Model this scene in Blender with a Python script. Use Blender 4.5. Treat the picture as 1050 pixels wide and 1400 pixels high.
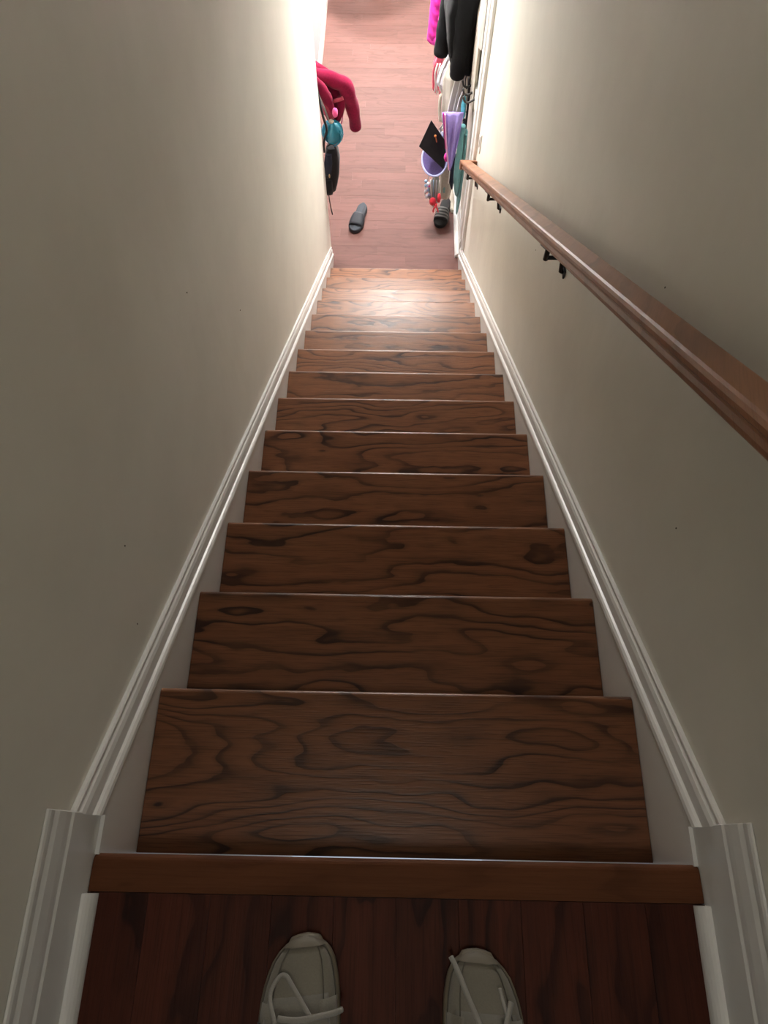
import bpy, math, random
from mathutils import Vector, Matrix
PI = math.pi
random.seed(7)

# ------------------------------------------------------------------ clear
for o in list(bpy.data.objects):
    bpy.data.objects.remove(o, do_unlink=True)
SC = bpy.context.scene
COL = SC.collection

# ------------------------------------------------------------------ camera
f, pit, yaw, roll = 970.97, 1.1268, -0.0166, 0.0019
CAM = Vector((-0.0182, -0.0162, 1.1613))
fw = Vector((math.sin(yaw)*math.cos(pit), math.cos(yaw)*math.cos(pit), -math.sin(pit)))
rt = Vector((math.cos(yaw), -math.sin(yaw), 0))
up = rt.cross(fw)
r2 = math.cos(roll)*rt + math.sin(roll)*up
u2 = -math.sin(roll)*rt + math.cos(roll)*up
cd = bpy.data.cameras.new('camera')
cd.sensor_fit = 'AUTO'; cd.sensor_width = 36; cd.lens = f/1400*36
cd.clip_start = 0.02; cd.clip_end = 100
cam = bpy.data.objects.new('camera', cd); COL.objects.link(cam)
m = Matrix((r2, u2, -fw)).transposed().to_4x4(); m.translation = CAM
cam.matrix_world = m
SC.camera = cam

# ------------------------------------------------------------------ world, exposure
w = bpy.data.worlds.new('world'); SC.world = w; w.use_nodes = True
bg = w.node_tree.nodes['Background']; bg.inputs[0].default_value = (0.75, 0.85, 1.0, 1); bg.inputs[1].default_value = 0.6
SC.view_settings.view_transform = 'Standard'
SC.view_settings.look = 'None'
SC.view_settings.gamma = 1
SC.view_settings.exposure = 0.0
SC.view_settings.use_curve_mapping = False

def area(name, loc, rot, sx, sy, power, col):
    l = bpy.data.lights.new(name, 'AREA'); l.shape = 'RECTANGLE'; l.size = sx; l.size_y = sy
    l.energy = power; l.color = col
    o = bpy.data.objects.new(name, l); COL.objects.link(o); o.location = loc; o.rotation_euler = rot
    return o
GLOBE_L = 820.0          # pendant bulbs over the hall table
DOME_L = 470.0           # flush lamp on the hall ceiling
UP_L = 23.0               # fill lamp added on the upper ceiling
# daylight through the upper window behind the photographer
area('window_daylight', (0.0, -2.93, 1.35), (PI/2, 0, PI), 1.1, 1.2, 5.5, (0.38, 0.62, 1.0))
# fill light added at the far end of the hall
area('hall_fill', (-0.1, 8.15, -1.5), (PI/2, 0, 0), 0.7, 1.6, 3.0, (0.95, 0.97, 1.0))

# ------------------------------------------------------------------ constants
R, T = 0.17354, 0.25
ZF = -15*R                      # hall floor
HW = 0.438                      # half width between the skirts
WX = 0.455                      # wall planes
ZC = -0.12                      # hall ceiling
ZU = 2.45                       # upper ceiling
YL, YR = 3.80, 8.3
HX = -0.655                     # left wall of the hall

# ------------------------------------------------------------------ materials
def newmat(name):
    m = bpy.data.materials.new(name); m.use_nodes = True
    nt = m.node_tree
    return m, nt, nt.nodes['Principled BSDF']

def N(nt, t, **kw):
    n = nt.nodes.new(t)
    for k, v in kw.items(): setattr(n, k, v)
    return n

def math_(nt, op, a, b=None, c=None):
    n = N(nt, 'ShaderNodeMath', operation=op)
    for i, v in enumerate((a, b, c)):
        if v is None: continue
        if isinstance(v, (int, float)): n.inputs[i].default_value = v
        else: nt.links.new(v, n.inputs[i])
    return n.outputs[0]

def mixc(nt, fac, a, b, mode='MIX'):
    n = N(nt, 'ShaderNodeMix', data_type='RGBA', blend_type=mode)
    for s, v in ((n.inputs[0], fac), (n.inputs[6], a), (n.inputs[7], b)):
        if isinstance(v, (int, float)): s.default_value = v
        elif isinstance(v, tuple): s.default_value = (*v, 1) if len(v) == 3 else v
        else: nt.links.new(v, s)
    return n.outputs[2]

def ramp(nt, fac, stops):
    n = N(nt, 'ShaderNodeValToRGB'); cr = n.color_ramp
    while len(cr.elements) < len(stops): cr.elements.new(0.5)
    for e, (p, c) in zip(cr.elements, stops):
        e.position = p; e.color = (c, c, c, 1) if isinstance(c, (int, float)) else (*c, 1)
    nt.links.new(fac, n.inputs[0])
    return n.outputs[0]

def noise(nt, vec, scale, detail=2.0, rough=0.5):
    n = N(nt, 'ShaderNodeTexNoise'); n.inputs['Scale'].default_value = scale
    n.inputs['Detail'].default_value = detail; n.inputs['Roughness'].default_value = rough
    nt.links.new(vec, n.inputs['Vector'])
    return n.outputs['Fac']

def wood(name, light, mid, dark, along='x', K=9.0, Q=8.0, strength=1.0, rough=0.34, tint=0.18, warp=1.0, spec=0.4):
    """flat-sawn oak: contour lines of a stretched noise field give the cathedral figure"""
    m, nt, b = newmat(name)
    tc = N(nt, 'ShaderNodeTexCoord'); oi = N(nt, 'ShaderNodeObjectInfo')
    sep = N(nt, 'ShaderNodeSeparateXYZ'); nt.links.new(tc.outputs['Object'], sep.inputs[0])
    a, c = (sep.outputs[0], sep.outputs[1]) if along == 'x' else (sep.outputs[1], sep.outputs[0])
    rnd = math_(nt, 'MULTIPLY', oi.outputs['Random'], 61.0)
    c2 = math_(nt, 'ADD', c, math_(nt, 'MULTIPLY', sep.outputs[2], 0.7))
    def vec(sa, sc, off=0.0):
        n = N(nt, 'ShaderNodeCombineXYZ')
        nt.links.new(math_(nt, 'MULTIPLY', a, sa), n.inputs[0])
        nt.links.new(math_(nt, 'MULTIPLY', c2, sc), n.inputs[1])
        nt.links.new(math_(nt, 'ADD', rnd, off), n.inputs[2])
        return n.outputs[0]
    n1 = noise(nt, vec(1.8*warp, 7.0*warp), 1.0, 2.4, 0.48)
    n2 = noise(nt, vec(9.0, 22.0, 3.7), 1.0, 2.0, 0.5)
    # some boards are busy, some nearly straight-grained
    kk = math_(nt, 'MULTIPLY', K, math_(nt, 'ADD', 0.45, math_(nt, 'FRACT', math_(nt, 'MULTIPLY', oi.outputs['Random'], 7.31))))
    fld = math_(nt, 'ADD', math_(nt, 'MULTIPLY', n1, kk), math_(nt, 'MULTIPLY', c2, Q))
    fld = math_(nt, 'ADD', fld, math_(nt, 'MULTIPLY', n2, 0.95))
    fr = math_(nt, 'FRACT', fld)
    line = ramp(nt, fr, [(0.0, 0.3), (0.04, 1.0), (0.15, 0.92), (0.27, 0.38), (0.5, 0.10), (0.85, 0.0), (1.0, 0.3)])
    # lines thin out and swell along the board
    n3 = noise(nt, vec(4.0, 14.0, 9.1), 1.0, 2.0, 0.55)
    swell = ramp(nt, n3, [(0.3, 0.2), (0.5, 0.75), (0.66, 1.0)])
    line = math_(nt, 'MULTIPLY', math_(nt, 'MULTIPLY', line, swell), strength)
    pores = noise(nt, vec(14.0, 420.0, 5.0), 1.0, 2.0, 0.6)
    pores = ramp(nt, pores, [(0.34, 1.0), (0.52, 0.0)])
    streak = noise(nt, vec(1.2, 60.0, 15.0), 1.0, 3.0, 0.6)
    col = mixc(nt, ramp(nt, streak, [(0.3, 0.0), (0.7, 1.0)]), mid, light)
    col = mixc(nt, math_(nt, 'MULTIPLY', pores, 0.35*min(1, strength)), col, dark)
    col = mixc(nt, line, col, dark)
    tn = math_(nt, 'ADD', 1.0-tint/2, math_(nt, 'MULTIPLY', oi.outputs['Random'], tint))
    hs = N(nt, 'ShaderNodeHueSaturation'); nt.links.new(tn, hs.inputs['Value']); nt.links.new(col, hs.inputs['Color'])
    nt.links.new(hs.outputs[0], b.inputs['Base Color'])
    b.inputs['Roughness'].default_value = rough
    b.inputs['Specular IOR Level'].default_value = spec
    bp = N(nt, 'ShaderNodeBump'); bp.inputs['Strength'].default_value = 0.12; bp.inputs['Distance'].default_value = 0.002
    nt.links.new(math_(nt, 'MULTIPLY', math_(nt, 'ADD', line, pores), -1.0), bp.inputs['Height'])
    nt.links.new(bp.outputs[0], b.inputs['Normal'])
    return m

def paint(name, c, rough=0.6, bump=0.0, mottled=0.0):
    m, nt, b = newmat(name)
    tc = N(nt, 'ShaderNodeTexCoord')
    n = noise(nt, tc.outputs['Object'], 3.0, 4.0, 0.6)
    d = tuple(x*(1-mottled) for x in c)
    nt.links.new(mixc(nt, ramp(nt, n, [(0.35, 0.0), (0.65, 1.0)]), d, c), b.inputs['Base Color'])
    b.inputs['Roughness'].default_value = rough
    if bump:
        mp = N(nt, 'ShaderNodeMapping'); mp.inputs['Scale'].default_value = (1, 1, 0.35)
        nt.links.new(tc.outputs['Object'], mp.inputs[0])
        nb = noise(nt, mp.outputs[0], 5.0, 3.0, 0.5)
        nf = noise(nt, tc.outputs['Object'], 220.0, 1.0, 0.5)
        h = math_(nt, 'ADD', math_(nt, 'MULTIPLY', nb, 1.0), math_(nt, 'MULTIPLY', nf, 0.02))
        bp = N(nt, 'ShaderNodeBump'); bp.inputs['Strength'].default_value = bump; bp.inputs['Distance'].default_value = 0.02
        nt.links.new(h, bp.inputs['Height']); nt.links.new(bp.outputs[0], b.inputs['Normal'])
    return m

def cloth(name, c, rough=0.9, scale=160.0, var=0.25, sheen=0.2, c2=None):
    m, nt, b = newmat(name)
    tc = N(nt, 'ShaderNodeTexCoord')
    n = noise(nt, tc.outputs['Object'], scale, 3.0, 0.6)
    n2 = noise(nt, tc.outputs['Object'], 14.0, 2.0, 0.5)
    d = c2 or tuple(x*(1-var) for x in c)
    k = math_(nt, 'ADD', math_(nt, 'MULTIPLY', n, 0.5), math_(nt, 'MULTIPLY', n2, 0.5))
    nt.links.new(mixc(nt, ramp(nt, k, [(0.35, 0.0), (0.65, 1.0)]), d, c), b.inputs['Base Color'])
    b.inputs['Roughness'].default_value = rough
    b.inputs['Sheen Weight'].default_value = sheen; b.inputs['Specular IOR Level'].default_value = 0.2
    bp = N(nt, 'ShaderNodeBump'); bp.inputs['Strength'].default_value = 0.25; bp.inputs['Distance'].default_value = 0.002
    nt.links.new(n, bp.inputs['Height']); nt.links.new(bp.outputs[0], b.inputs['Normal'])
    return m

def glossy(name, c, rough=0.3, metal=0.0, coat=0.0):
    m, nt, b = newmat(name)
    tc = N(nt, 'ShaderNodeTexCoord')
    n = noise(nt, tc.outputs['Object'], 60.0, 2.0, 0.5)
    nt.links.new(mixc(nt, n, tuple(x*0.88 for x in c), c), b.inputs['Base Color'])
    b.inputs['Roughness'].default_value = rough; b.inputs['Metallic'].default_value = metal
    b.inputs['Coat Weight'].default_value = coat
    return m

def lamp_mat(name, c, s):
    m, nt, b = newmat(name)
    b.inputs['Base Color'].default_value = (0.9, 0.9, 0.88, 1)
    b.inputs['Emission Color'].default_value = (*c, 1); b.inputs['Emission Strength'].default_value = s
    return m

def floral():
    m, nt, b = newmat('floral_cotton')
    tc = N(nt, 'ShaderNodeTexCoord')
    v = N(nt, 'ShaderNodeTexVoronoi'); v.inputs['Scale'].default_value = 22.0
    nt.links.new(tc.outputs['Object'], v.inputs['Vector'])
    s = ramp(nt, v.outputs['Distance'], [(0.2, 1.0), (0.3, 0.0)])
    n = noise(nt, tc.outputs['Object'], 9.0, 1.0)
    s2 = math_(nt, 'MULTIPLY', s, ramp(nt, n, [(0.45, 0.0), (0.52, 1.0)]))
    nt.links.new(mixc(nt, s2, (0.85, 0.82, 0.8), (0.75, 0.12, 0.25)), b.inputs['Base Color'])
    b.inputs['Roughness'].default_value = 0.9
    return m

M = {}
M['tread'] = wood('stained_oak', (0.26, 0.108, 0.050), (0.205, 0.082, 0.037), (0.030, 0.011, 0.007), 'x', K=9.5, Q=17, strength=1.0, rough=0.33, spec=0.34)
M['nosing'] = wood('nosing_oak', (0.165, 0.062, 0.027), (0.13, 0.047, 0.020), (0.04, 0.014, 0.007), 'x', K=5, Q=18, strength=0.45, rough=0.6, spec=0.1)
M['rail'] = wood('rail_oak', (0.36, 0.165, 0.085), (0.29, 0.125, 0.065), (0.10, 0.042, 0.022), 'y', K=7, Q=10, strength=0.6, rough=0.42, warp=0.8)
M['landing'] = wood('landing_oak_shaded', (0.092, 0.024, 0.013), (0.062, 0.015, 0.008), (0.016, 0.005, 0.004), 'y', K=7, Q=12, strength=0.9, rough=0.5, tint=0.3, spec=0.12)  # reddish oak, base colour darkened in place of the viewer's shade
M['plank'] = wood('hall_oak_sheen', (0.150, 0.068, 0.057), (0.126, 0.056, 0.047), (0.072, 0.031, 0.025), 'x', K=6, Q=10, strength=0.4, rough=0.6, tint=0.22, spec=0.25)  # pink in the base colour stands in for pale sheen on the boards
M['wall'] = paint('cream_wall_paint', (0.81, 0.795, 0.715), 0.55, 0.22, 0.07)
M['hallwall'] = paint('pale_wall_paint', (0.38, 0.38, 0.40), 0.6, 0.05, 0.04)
M['ceil'] = paint('ceiling_paint', (0.80, 0.79, 0.76), 0.8, 0.05)
M['trim'] = paint('white_gloss_paint', (0.80, 0.80, 0.78), 0.32, 0.0, 0.04)
M['sub'] = paint('subfloor', (0.16, 0.07, 0.045), 0.9)
M['black'] = glossy('black_metal', (0.012, 0.012, 0.012), 0.45, 0.0)
M['nail'] = glossy('dull_nail', (0.12, 0.10, 0.08), 0.6)
M['steel'] = glossy('brushed_steel', (0.5, 0.5, 0.5), 0.3, 1.0)
M['brass'] = glossy('brass', (0.7, 0.55, 0.3), 0.3, 1.0)
M['brass_dark'] = glossy('bronze_enamel', (0.10, 0.07, 0.04), 0.5)
M['plastic'] = glossy('switch_plastic', (0.78, 0.77, 0.74), 0.35)
M['canvas'] = cloth('shoe_canvas', (0.24, 0.225, 0.185), 0.9, 400, 0.15)
M['canvas2'] = cloth('shoe_tongue_canvas', (0.21, 0.20, 0.17), 0.9, 400, 0.15)
M['rubber'] = glossy('cream_rubber', (0.21, 0.18, 0.13), 0.55)
M['lace'] = cloth('lace_cotton', (0.34, 0.33, 0.30), 0.9, 600, 0.15)
M['darktex'] = cloth('dark_lining', (0.02, 0.022, 0.025), 0.9, 300, 0.2)
M['fleece'] = cloth('crimson_fleece', (0.23, 0.002, 0.036), 0.95, 120, 0.45, 0.1)
M['pinkcot'] = cloth('rose_cotton', (0.42, 0.05, 0.09), 0.9, 150, 0.2)
M['hotpink'] = glossy('hot_pink_nylon', (0.72, 0.03, 0.36), 0.42)
M['pinkball'] = cloth('pink_pile', (0.80, 0.10, 0.30), 0.95, 200, 0.2)
M['mag'] = cloth('magenta_pile', (0.62, 0.015, 0.30), 0.95, 200, 0.2)
M['teal'] = glossy('teal_foil', (0.015, 0.25, 0.39), 0.2, 0.3, 0.6)
M['packblack'] = cloth('black_nylon', (0.014, 0.013, 0.016), 0.7, 300, 0.3, 0.1)
M['navy'] = cloth('navy_nylon', (0.012, 0.016, 0.035), 0.6, 300, 0.3, 0.1)
M['coat'] = cloth('black_wool', (0.004, 0.0045, 0.0055), 0.95, 220, 0.4, 0.04)
M['floral'] = floral()
M['fringe'] = cloth('coral_pink_yarn', (0.82, 0.13, 0.20), 0.95, 200, 0.3)
M['white'] = cloth('white_cotton', (0.78, 0.77, 0.74), 0.9, 250, 0.1)
M['lav'] = cloth('pale_lavender_cotton', (0.62, 0.60, 0.68), 0.9, 200, 0.12)
M['tote'] = cloth('natural_canvas', (0.60, 0.56, 0.48), 0.92, 260, 0.15)
M['grey'] = cloth('grey_card', (0.34, 0.32, 0.33), 0.8, 90, 0.1)
M['cap'] = cloth('black_satin', (0.016, 0.015, 0.018), 0.65, 260, 0.3, 0.1)
M['orange'] = cloth('orange_thread', (0.55, 0.16, 0.04), 0.9, 300, 0.2)
M['lilac'] = cloth('lilac_nylon', (0.38, 0.30, 0.74), 0.55, 120, 0.18, 0.1)
M['lilacdk'] = cloth('violet_cotton', (0.13, 0.095, 0.26), 0.8, 120, 0.3, 0.1)
M['peri'] = cloth('periwinkle_piping', (0.50, 0.52, 0.86), 0.7, 200, 0.1)
M['pinkedge'] = cloth('pink_ribbon', (0.85, 0.42, 0.70), 0.7, 200, 0.1)
M['blueish'] = cloth('sky_blue_beads', (0.32, 0.48, 0.68), 0.4, 60, 0.4)
M['clear'] = cloth('grey_tulle', (0.42, 0.40, 0.40), 0.6, 60, 0.35, 0.1, (0.26, 0.30, 0.27))
M['red'] = cloth('red_satin', (0.72, 0.035, 0.06), 0.6, 90, 0.3)
M['beige'] = cloth('beige_pouch_cotton', (0.56, 0.50, 0.42), 0.9, 90, 0.2)
M['mint'] = cloth('mint_print', (0.28, 0.46, 0.44), 0.9, 90, 0.2)
M['towel'] = cloth('teal_towelling', (0.14, 0.36, 0.38), 0.95, 160, 0.25, 0.3)
M['towel2'] = cloth('deep_teal_towelling', (0.06, 0.17, 0.19), 0.95, 160, 0.25, 0.3)
M['cyan'] = cloth('cyan_nylon', (0.12, 0.55, 0.68), 0.6, 160, 0.2)
M['foam'] = glossy('navy_foam', (0.022, 0.025, 0.034), 0.7)
M['foam2'] = glossy('navy_foam_footbed', (0.034, 0.042, 0.056), 0.75)
M['foamblk'] = glossy('black_foam', (0.006, 0.006, 0.0065), 0.85)
M['stripe'] = glossy('grey_stripe', (0.11, 0.105, 0.10), 0.7)
M['linen'] = cloth('cream_linen', (0.55, 0.50, 0.42), 0.9, 200, 0.15)
M['table'] = wood('table_oak', (0.33, 0.17, 0.08), (0.26, 0.12, 0.06), (0.1, 0.04, 0.02), 'x')
M['globe'] = lamp_mat('bulb_glass', (1.0, 0.97, 0.94), GLOBE_L)
M['dome'] = lamp_mat('lamp_dome_glass', (1.0, 0.975, 0.94), DOME_L)
M['upfill'] = lamp_mat('upper_fill_glow', (1.0, 0.90, 0.78), UP_L)
M['toe'] = glossy('toe_bumper_rubber', (0.20, 0.175, 0.135), 0.6)
M['sole_grey'] = glossy('sole_edge', (0.12, 0.11, 0.09), 0.7)

# ------------------------------------------------------------------ mesh helpers
class MB:
    def __init__(s): s.v = []; s.f = []; s.sm = []
    def add(s, vs, fs, smooth=False):
        b = len(s.v); s.v += [tuple(v) for v in vs]; s.f += [tuple(b+i for i in q) for q in fs]; s.sm += [smooth]*len(fs)
    def box(s, x0, y0, z0, x1, y1, z1):
        s.add([(x0,y0,z0),(x1,y0,z0),(x1,y1,z0),(x0,y1,z0),(x0,y0,z1),(x1,y0,z1),(x1,y1,z1),(x0,y1,z1)],
              [(0,3,2,1),(4,5,6,7),(0,1,5,4),(1,2,6,5),(2,3,7,6),(3,0,4,7)])
    def rings(s, rr, cap=True, smooth=True, closed=True):
        n = len(rr[0]); vs = [p for r in rr for p in r]; fs = []
        for i in range(len(rr)-1):
            for j in range(n if closed else n-1):
                k = (j+1) % n
                fs.append((i*n+j, i*n+k, (i+1)*n+k, (i+1)*n+j))
        s.add(vs, fs, smooth)
        if cap and closed:
            for r, flip in ((rr[0], True), (rr[-1], False)):
                ids = list(range(n)); s.add(r, [ids[::-1] if flip else ids], False)
    def prism(s, prof, d, smooth=False):
        d = Vector(d); a = [Vector(p) for p in prof]
        s.rings([a, [p+d for p in a]], smooth=smooth)
    def tube(s, pts, rad, n=8, flat=1.0, cap=True, upv=None):
        P = [Vector(p) for p in pts]; rr = []
        if isinstance(rad, (int, float)): rad = [rad]*len(P)
        prev = None
        for i, p in enumerate(P):
            t = (P[min(i+1, len(P)-1)] - P[max(i-1, 0)]).normalized()
            if prev is None:
                u = Vector(upv) if upv else (Vector((0,0,1)) if abs(t.z) < 0.9 else Vector((1,0,0)))
            else: u = prev
            u = (u - t*u.dot(t)).normalized(); prev = u
            w_ = t.cross(u)
            rr.append([p + (w_*math.cos(2*PI*k/n) + u*flat*math.sin(2*PI*k/n))*rad[i] for k in range(n)])
        s.rings(rr, cap)
    def ball(s, c, r, n=14, mth=8, sc=(1,1,1), wob=0.0, seed=0):
        rng = random.Random(seed); ph = [rng.uniform(0, 6) for _ in range(6)]
        rr = []
        for i in range(mth+1):
            a = -PI/2 + PI*i/mth
            a = max(-PI/2+0.06, min(PI/2-0.06, a)); q = []
            for k in range(n):
                b = 2*PI*k/n
                h = 1 + wob*(math.sin(3*b+ph[0]+2*a)+math.sin(5*a+ph[1]+b))*0.5
                q.append((c[0]+r*sc[0]*h*math.cos(a)*math.cos(b), c[1]+r*sc[1]*h*math.cos(a)*math.sin(b), c[2]+r*sc[2]*h*math.sin(a)))
            rr.append(q)
        s.rings(rr)
    def disc(s, c, r, h, n=32):
        s.prism([(c[0]+r*math.cos(2*PI*k/n), c[1]+r*math.sin(2*PI*k/n), c[2]) for k in range(n)], (0,0,h))
    def lathe(s, c, prof, n=24):
        s.rings([[(c[0]+r*math.cos(2*PI*k/n), c[1]+r*math.sin(2*PI*k/n), c[2]+z) for k in range(n)] for r, z in prof])
    def build(s, name, mat, parent=None, bevel=0.0, seg=2, auto=False):
        me = bpy.data.meshes.new(name); me.from_pydata(s.v, [], s.f)
        me.polygons.foreach_set('use_smooth', s.sm); me.update()
        import bmesh
        bm = bmesh.new(); bm.from_mesh(me); bmesh.ops.remove_doubles(bm, verts=bm.verts, dist=1e-6)
        bmesh.ops.recalc_face_normals(bm, faces=bm.faces); bm.to_mesh(me); bm.free()
        me.materials.append(M[mat])
        o = bpy.data.objects.new(name, me); COL.objects.link(o)
        if parent: o.parent = parent; o.matrix_parent_inverse = parent.matrix_world.inverted() if False else Matrix.Translation(-parent.location)
        if bevel:
            b = o.modifiers.new('bevel', 'BEVEL'); b.width = bevel; b.segments = seg; b.limit_method = 'ANGLE'; b.angle_limit = 0.6
            if auto:
                for p in me.polygons: p.use_smooth = False
        return o

def thing(name, label, cat, loc=(0,0,0), group=None):
    o = bpy.data.objects.new(name, None); COL.objects.link(o); o.location = loc
    o['label'] = label; o['category'] = cat
    if group: o['group'] = group
    return o
def tag(o, label, cat, group=None):
    o['label'] = label; o['category'] = cat
    if group: o['group'] = group
    return o
def struct(o):
    o['kind'] = 'structure'; return o
def local(o, loc):
    """give a mesh object its own origin at loc without moving it"""
    o.data.transform(Matrix.Translation(-Vector(loc))); o.location = Vector(loc) + o.location; return o
def P(mb, name, mat, parent, **k): return mb.build(name, mat, parent, **k)

# ------------------------------------------------------------------ room shell
b = MB(); b.box(-0.575, -3, ZF-0.02, -WX, YL, ZU); wall_l = struct(b.build('wall_left', 'wall'))
b = MB(); b.box(WX, -3, ZF-0.02, WX+0.12, YR, ZU); wall_r = struct(b.build('wall_right', 'wall'))
b = MB(); b.box(HX-0.1, YL-0.6, ZF-0.02, HX, YR, ZC); struct(b.build('wall_hall', 'hallwall'))
b = MB(); b.box(HX-0.1, YR, ZF-0.02, WX+0.12, YR+0.1, ZC); struct(b.build('wall_front', 'hallwall'))
b = MB(); b.box(-0.575, -3.1, -0.2, WX+0.12, -3, ZU); struct(b.build('wall_back', 'wall'))
b = MB(); b.box(HX-0.1, YL-0.62, ZF-0.02, -0.575, YL-0.6, ZC); struct(b.build('wall_recess', 'hallwall'))
b = MB(); b.box(-0.575, YL, ZC+0.1, WX+0.12, YL+0.12, ZU); struct(b.build('wall_header', 'wall'))
b = MB(); b.box(HX-0.1, YL, ZC, WX+0.12, YR+0.1, ZC+0.1); b.box(HX-0.1, YL-0.62, ZC, -0.575, YL, ZC+0.1)
struct(b.build('ceiling', 'ceil'))
b = MB(); b.box(-0.575, -3.1, ZU, WX+0.12, YL+0.12, ZU+0.1); struct(b.build('ceiling', 'ceil'))

# small nail heads left in the walls
for wl, sx, pts in ((wall_l, -1, [[-0.455, 1.042, 0.002], [-0.455, 1.371, -0.427], [-0.455, 0.332, -0.042], [-0.455, 0.43, 0.076]]), (wall_r, 1, [[0.455, 1.79, -0.593], [0.455, 0.47, 0.096], [0.455, 0.874, 0.216]])):
    for x, y, z in pts:
        q = MB(); q.ball((sx*(WX-0.001), y, z), .0016, 8, 6, (.6, 1, 1.3)); q.build('nail_head', 'nail', wl)

# hall floor: boards laid across the hall
fl = MB(); fl.box(HX-0.1, 3.40, ZF-0.05, WX+0.12, YR+0.1, ZF-0.004); fl = struct(fl.build('floor', 'sub'))
PW = 0.0834
row = 0; y = 3.46
rng = random.Random(11)
while y < YR:
    x = HX - rng.uniform(0.0, 0.9)
    while x < WX:
        L = rng.uniform(0.55, 1.15)
        x0, x1 = max(x, HX), min(x+L, WX)
        if x1-x0 > 0.03:
            q = MB(); dz = rng.uniform(-0.0004, 0.0004)
            q.box(x0+0.0002, y+0.0002, ZF-0.012, x1-0.0002, min(y+PW, YR)-0.0002, ZF+dz)
            o = q.build('plank', 'plank', fl); local(o, ((x0+x1)/2, y+PW/2, ZF))
        x += L
    y += PW

# upper landing floor: boards running towards the stairs
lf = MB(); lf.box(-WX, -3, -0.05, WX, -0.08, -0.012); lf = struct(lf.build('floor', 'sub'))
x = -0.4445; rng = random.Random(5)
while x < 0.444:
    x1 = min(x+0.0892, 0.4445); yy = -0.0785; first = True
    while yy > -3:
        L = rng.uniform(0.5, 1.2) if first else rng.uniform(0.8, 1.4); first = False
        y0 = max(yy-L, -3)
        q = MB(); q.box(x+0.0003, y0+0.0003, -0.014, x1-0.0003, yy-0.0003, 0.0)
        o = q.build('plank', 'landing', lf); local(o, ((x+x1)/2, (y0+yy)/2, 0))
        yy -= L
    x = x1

# ------------------------------------------------------------------ staircase
st = thing('staircase', 'straight flight of dark stained oak stairs running down between two cream walls', 'staircase', (0, 1.75, ZF))
def tread_mesh(yb, yf, zt, th, hw):
    """board with a rounded front edge"""
    r = th*0.42; prof = [(yb, zt-th), (yb, zt)]
    for k in range(6):
        a = PI/2*(1-k/5); prof.append((yf-r+r*math.cos(a), zt-r+r*math.sin(a)))
    for k in range(6):
        a = -PI/2*k/5; prof.append((yf-r+r*math.cos(a), zt-th+r+r*math.sin(a)))
    q = MB(); q.prism([(-hw, p[0], p[1]) for p in prof], (2*hw, 0, 0)); return q
o = tread_mesh(-0.078, -0.028, 0.0015, 0.028, 0.4435).build('landing_nosing', 'nosing', st, bevel=0.0012, seg=2); local(o, (0, -0.05, 0))
for n in range(1, 15):
    zt = -n*R; yf = n*T
    o = tread_mesh(yf-T-0.028, yf, zt, 0.026, HW-0.0008).build('tread', 'tread', st, bevel=0.0012, seg=2)
    local(o, (0, yf-0.13, zt))
for n in range(0, 15):
    q = MB(); yf = n*T - 0.024 - (0.026 if n == 0 else 0)
    q.box(-HW+0.0008, yf-0.014, -(n+1)*R, HW-0.0008, yf, -n*R-0.026)
    o = q.build('riser', 'tread', st); local(o, (0, yf, -n*R-0.1))
for s in (-1, 1):
    ye = 3.745 if s < 0 else 3.80
    top = lambda y: 0.030 - y*R/T
    q = MB(); a, c_ = s*(WX-0.0005), s*HW
    poly = [(-0.03, -0.002), (0.0235, -0.002), (0.0235, top(0.0235)), (ye, top(ye)), (ye, max(ZF+0.001, top(ye)-0.35)), (ye-0.25, ZF+0.001), (-0.03, -0.42)]
    q.prism([(min(a, c_), p[0], p[1]) for p in poly], (abs(a-c_), 0, 0))
    q.build('skirt_board', 'trim', st)

# stepped cap moulding on the skirt boards
for i, s in enumerate((-1, 1)):
    ye = 3.75 if s < 0 else 3.805
    prof = [(0.0005, .108), (.006, .108), (.0085, .105), (.0085, .099), (.0055, .096), (.0055, .093), (.010, .089), (.0125, .080), (.013, .060), (.0115, .054), (.0115, .051),
            (.016, .049), (.0195, .044), (.0205, .036), (.0195, .030), (.0165, .027), (0.0005, .027)]
    y0 = 0.022
    q = MB(); q.prism([(s*(WX-d), y0, h - y0*R/T) for d, h in prof], (0, ye-y0, -(ye-y0)*R/T))
    struct(q.build('trim_%d' % (i+1), 'trim'))
# landing baseboards with moulded tops, quarter-round along the boards
for nm, s in (('left', -1), ('right', 1)):
    prof = [(0.0005, .168), (.004, .168), (.006, .163), (.006, .156), (.004, .152), (.004, .148), (.0075, .140), (.0095, .120), (.0095, .110), (.0085, .106), (.0085, .102), (.011, .098), (.011, -0.012), (0.0005, -0.012)]
    q = MB(); q.prism([(s*(WX-d), 0.024, h) for d, h in prof], (0, -3.02, 0))
    bb = struct(q.build('baseboard_%s' % nm, 'trim', bevel=0.001, seg=1))
    qr = [(.011, 0.0002)] + [(.011+.017*math.cos(a), .0002+.021*math.sin(a)) for a in [PI/2*k/6 for k in range(7)]]
    q = MB(); q.prism([(s*(WX-d), -0.080, h) for d, h in qr], (0, -2.9, 0))
    q.build('shoe_moulding', 'trim', bb)
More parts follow.
